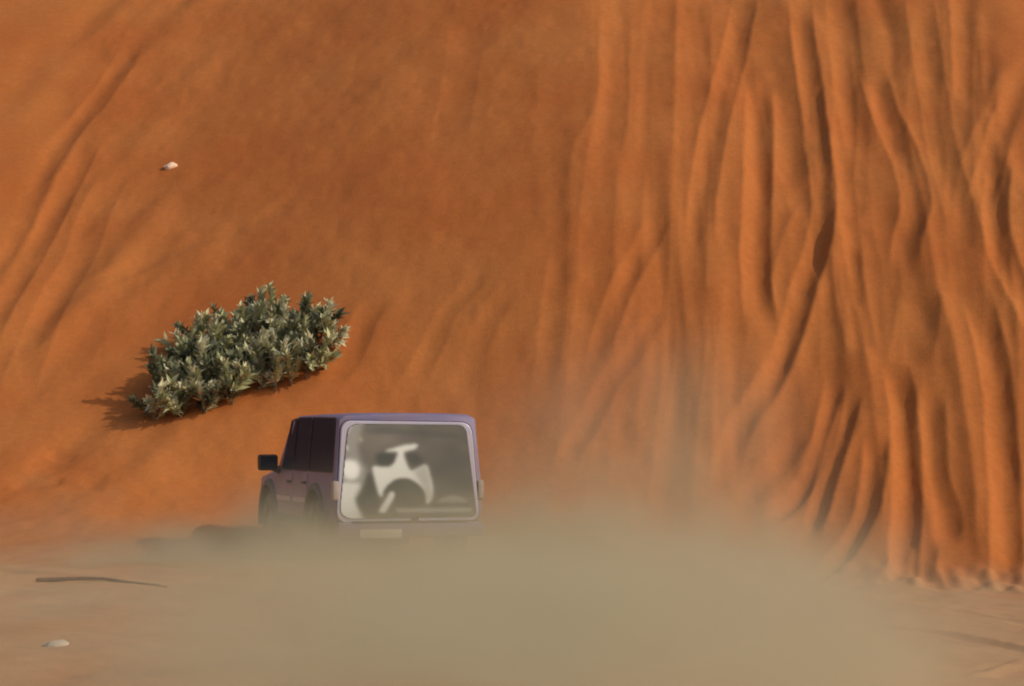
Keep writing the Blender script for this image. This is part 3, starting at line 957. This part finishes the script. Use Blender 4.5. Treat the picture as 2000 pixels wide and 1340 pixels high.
def make_dust():
    m, n, l = nodes_of('dust')
    n.remove(n['Principled BSDF'])
    out = n['Material Output']
    pv = n.new('ShaderNodeVolumePrincipled')
    pv.inputs['Color'].default_value = (0.74, 0.68, 0.46, 1)
    pv.inputs['Anisotropy'].default_value = 0.15
    l.new(pv.outputs['Volume'], out.inputs['Volume'])
    tc = n.new('ShaderNodeTexCoord')
    acc = None
    wn_ = n.new('ShaderNodeTexNoise'); wn_.inputs['Scale'].default_value = .62; wn_.inputs['Detail'].default_value = 1.5
    l.new(tc.outputs['Object'], wn_.inputs['Vector'])
    w1 = n.new('ShaderNodeVectorMath'); w1.operation = 'SUBTRACT'; l.new(wn_.outputs['Color'], w1.inputs[0]); w1.inputs[1].default_value = (.5, .5, .5)
    w2 = n.new('ShaderNodeVectorMath'); w2.operation = 'MULTIPLY'; l.new(w1.outputs[0], w2.inputs[0]); w2.inputs[1].default_value = (2.2, 2.2, .95)
    w3 = n.new('ShaderNodeVectorMath'); w3.operation = 'ADD'; l.new(tc.outputs['Object'], w3.inputs[0]); l.new(w2.outputs[0], w3.inputs[1])
    for c, rad, amp in DUST:
        s = n.new('ShaderNodeVectorMath'); s.operation = 'SUBTRACT'
        l.new(w3.outputs[0], s.inputs[0]); s.inputs[1].default_value = c
        d = n.new('ShaderNodeVectorMath'); d.operation = 'DIVIDE'
        l.new(s.outputs[0], d.inputs[0]); d.inputs[1].default_value = rad
        q = n.new('ShaderNodeVectorMath'); q.operation = 'DOT_PRODUCT'
        l.new(d.outputs[0], q.inputs[0]); l.new(d.outputs[0], q.inputs[1])
        g = n.new('ShaderNodeMath'); g.operation = 'MULTIPLY'; l.new(q.outputs['Value'], g.inputs[0]); g.inputs[1].default_value = -1
        e = n.new('ShaderNodeMath'); e.operation = 'EXPONENT'; l.new(g.outputs[0], e.inputs[0])
        a = n.new('ShaderNodeMath'); a.operation = 'MULTIPLY'; l.new(e.outputs[0], a.inputs[0]); a.inputs[1].default_value = amp
        if acc is None: acc = a.outputs[0]
        else:
            t = n.new('ShaderNodeMath'); t.operation = 'ADD'; l.new(acc, t.inputs[0]); l.new(a.outputs[0], t.inputs[1]); acc = t.outputs[0]
    sb = n.new('ShaderNodeMath'); sb.operation = 'SUBTRACT'; l.new(acc, sb.inputs[0]); sb.inputs[1].default_value = .006; sb.use_clamp = True
    nz = n.new('ShaderNodeTexNoise'); nz.inputs['Scale'].default_value = 1.0; nz.inputs['Detail'].default_value = 2.5
    l.new(tc.outputs['Object'], nz.inputs['Vector'])
    mr = n.new('ShaderNodeMapRange')
    mr.inputs['From Min'].default_value = .3; mr.inputs['From Max'].default_value = .7
    mr.inputs['To Min'].default_value = .2; mr.inputs['To Max'].default_value = 1.75
    l.new(nz.outputs['Fac'], mr.inputs['Value'])
    mu = n.new('ShaderNodeMath'); mu.operation = 'MULTIPLY'; l.new(sb.outputs[0], mu.inputs[0]); l.new(mr.outputs['Result'], mu.inputs[1])
    l.new(mu.outputs[0], pv.inputs['Density'])
    # closed hull that hugs the plume
    xs = np.linspace(-8.0, 6.6, 37); ys = np.linspace(15.0, 41.5, 54)
    X, Y = np.meshgrid(xs, ys)
    top = np.zeros_like(X) - .2
    zz = np.linspace(0, 4, 161)
    for j in range(X.shape[0]):
        for i in range(X.shape[1]):
            dn = sum(amp * np.exp(-((X[j, i] - c[0]) / r_[0]) ** 2 - ((Y[j, i] - c[1]) / r_[1]) ** 2 - ((zz - c[2]) / r_[2]) ** 2) for c, r_, amp in DUST)
            ok = np.where(dn > .006)[0]
            top[j, i] = zz[ok[-1]] + .22 if len(ok) else -.15
    bot = np.full_like(X, -.35)
    top = np.maximum(top, bot + .05)
    ny, nx = X.shape
    N = ny * nx
    V = np.concatenate([np.stack([X, Y, top], -1).reshape(-1, 3), np.stack([X, Y, bot], -1).reshape(-1, 3)])
    F = []
    for j in range(ny - 1):
        for i in range(nx - 1):
            a = j * nx + i
            F.append((a, a + 1, a + nx + 1, a + nx)); F.append((N + a, N + a + nx, N + a + nx + 1, N + a + 1))
    for i in range(nx - 1):
        F.append((i + 1, i, N + i, N + i + 1)); b = (ny - 1) * nx + i; F.append((b, b + 1, N + b + 1, N + b))
    for j in range(ny - 1):
        a = j * nx; F.append((a, a + nx, N + a + nx, N + a)); b = j * nx + nx - 1; F.append((b + nx, b, N + b, N + b + nx))
    me = bpy.data.meshes.new('dust_cloud'); me.from_pydata(V.tolist(), [], F); me.update()
    o = bpy.data.objects.new('dust_cloud', me); COL.objects.link(o); me.materials.append(m)
    tag(o, 'beige cloud of dust billowing over the sand behind the car', 'dust', None, 'stuff')
make_dust()
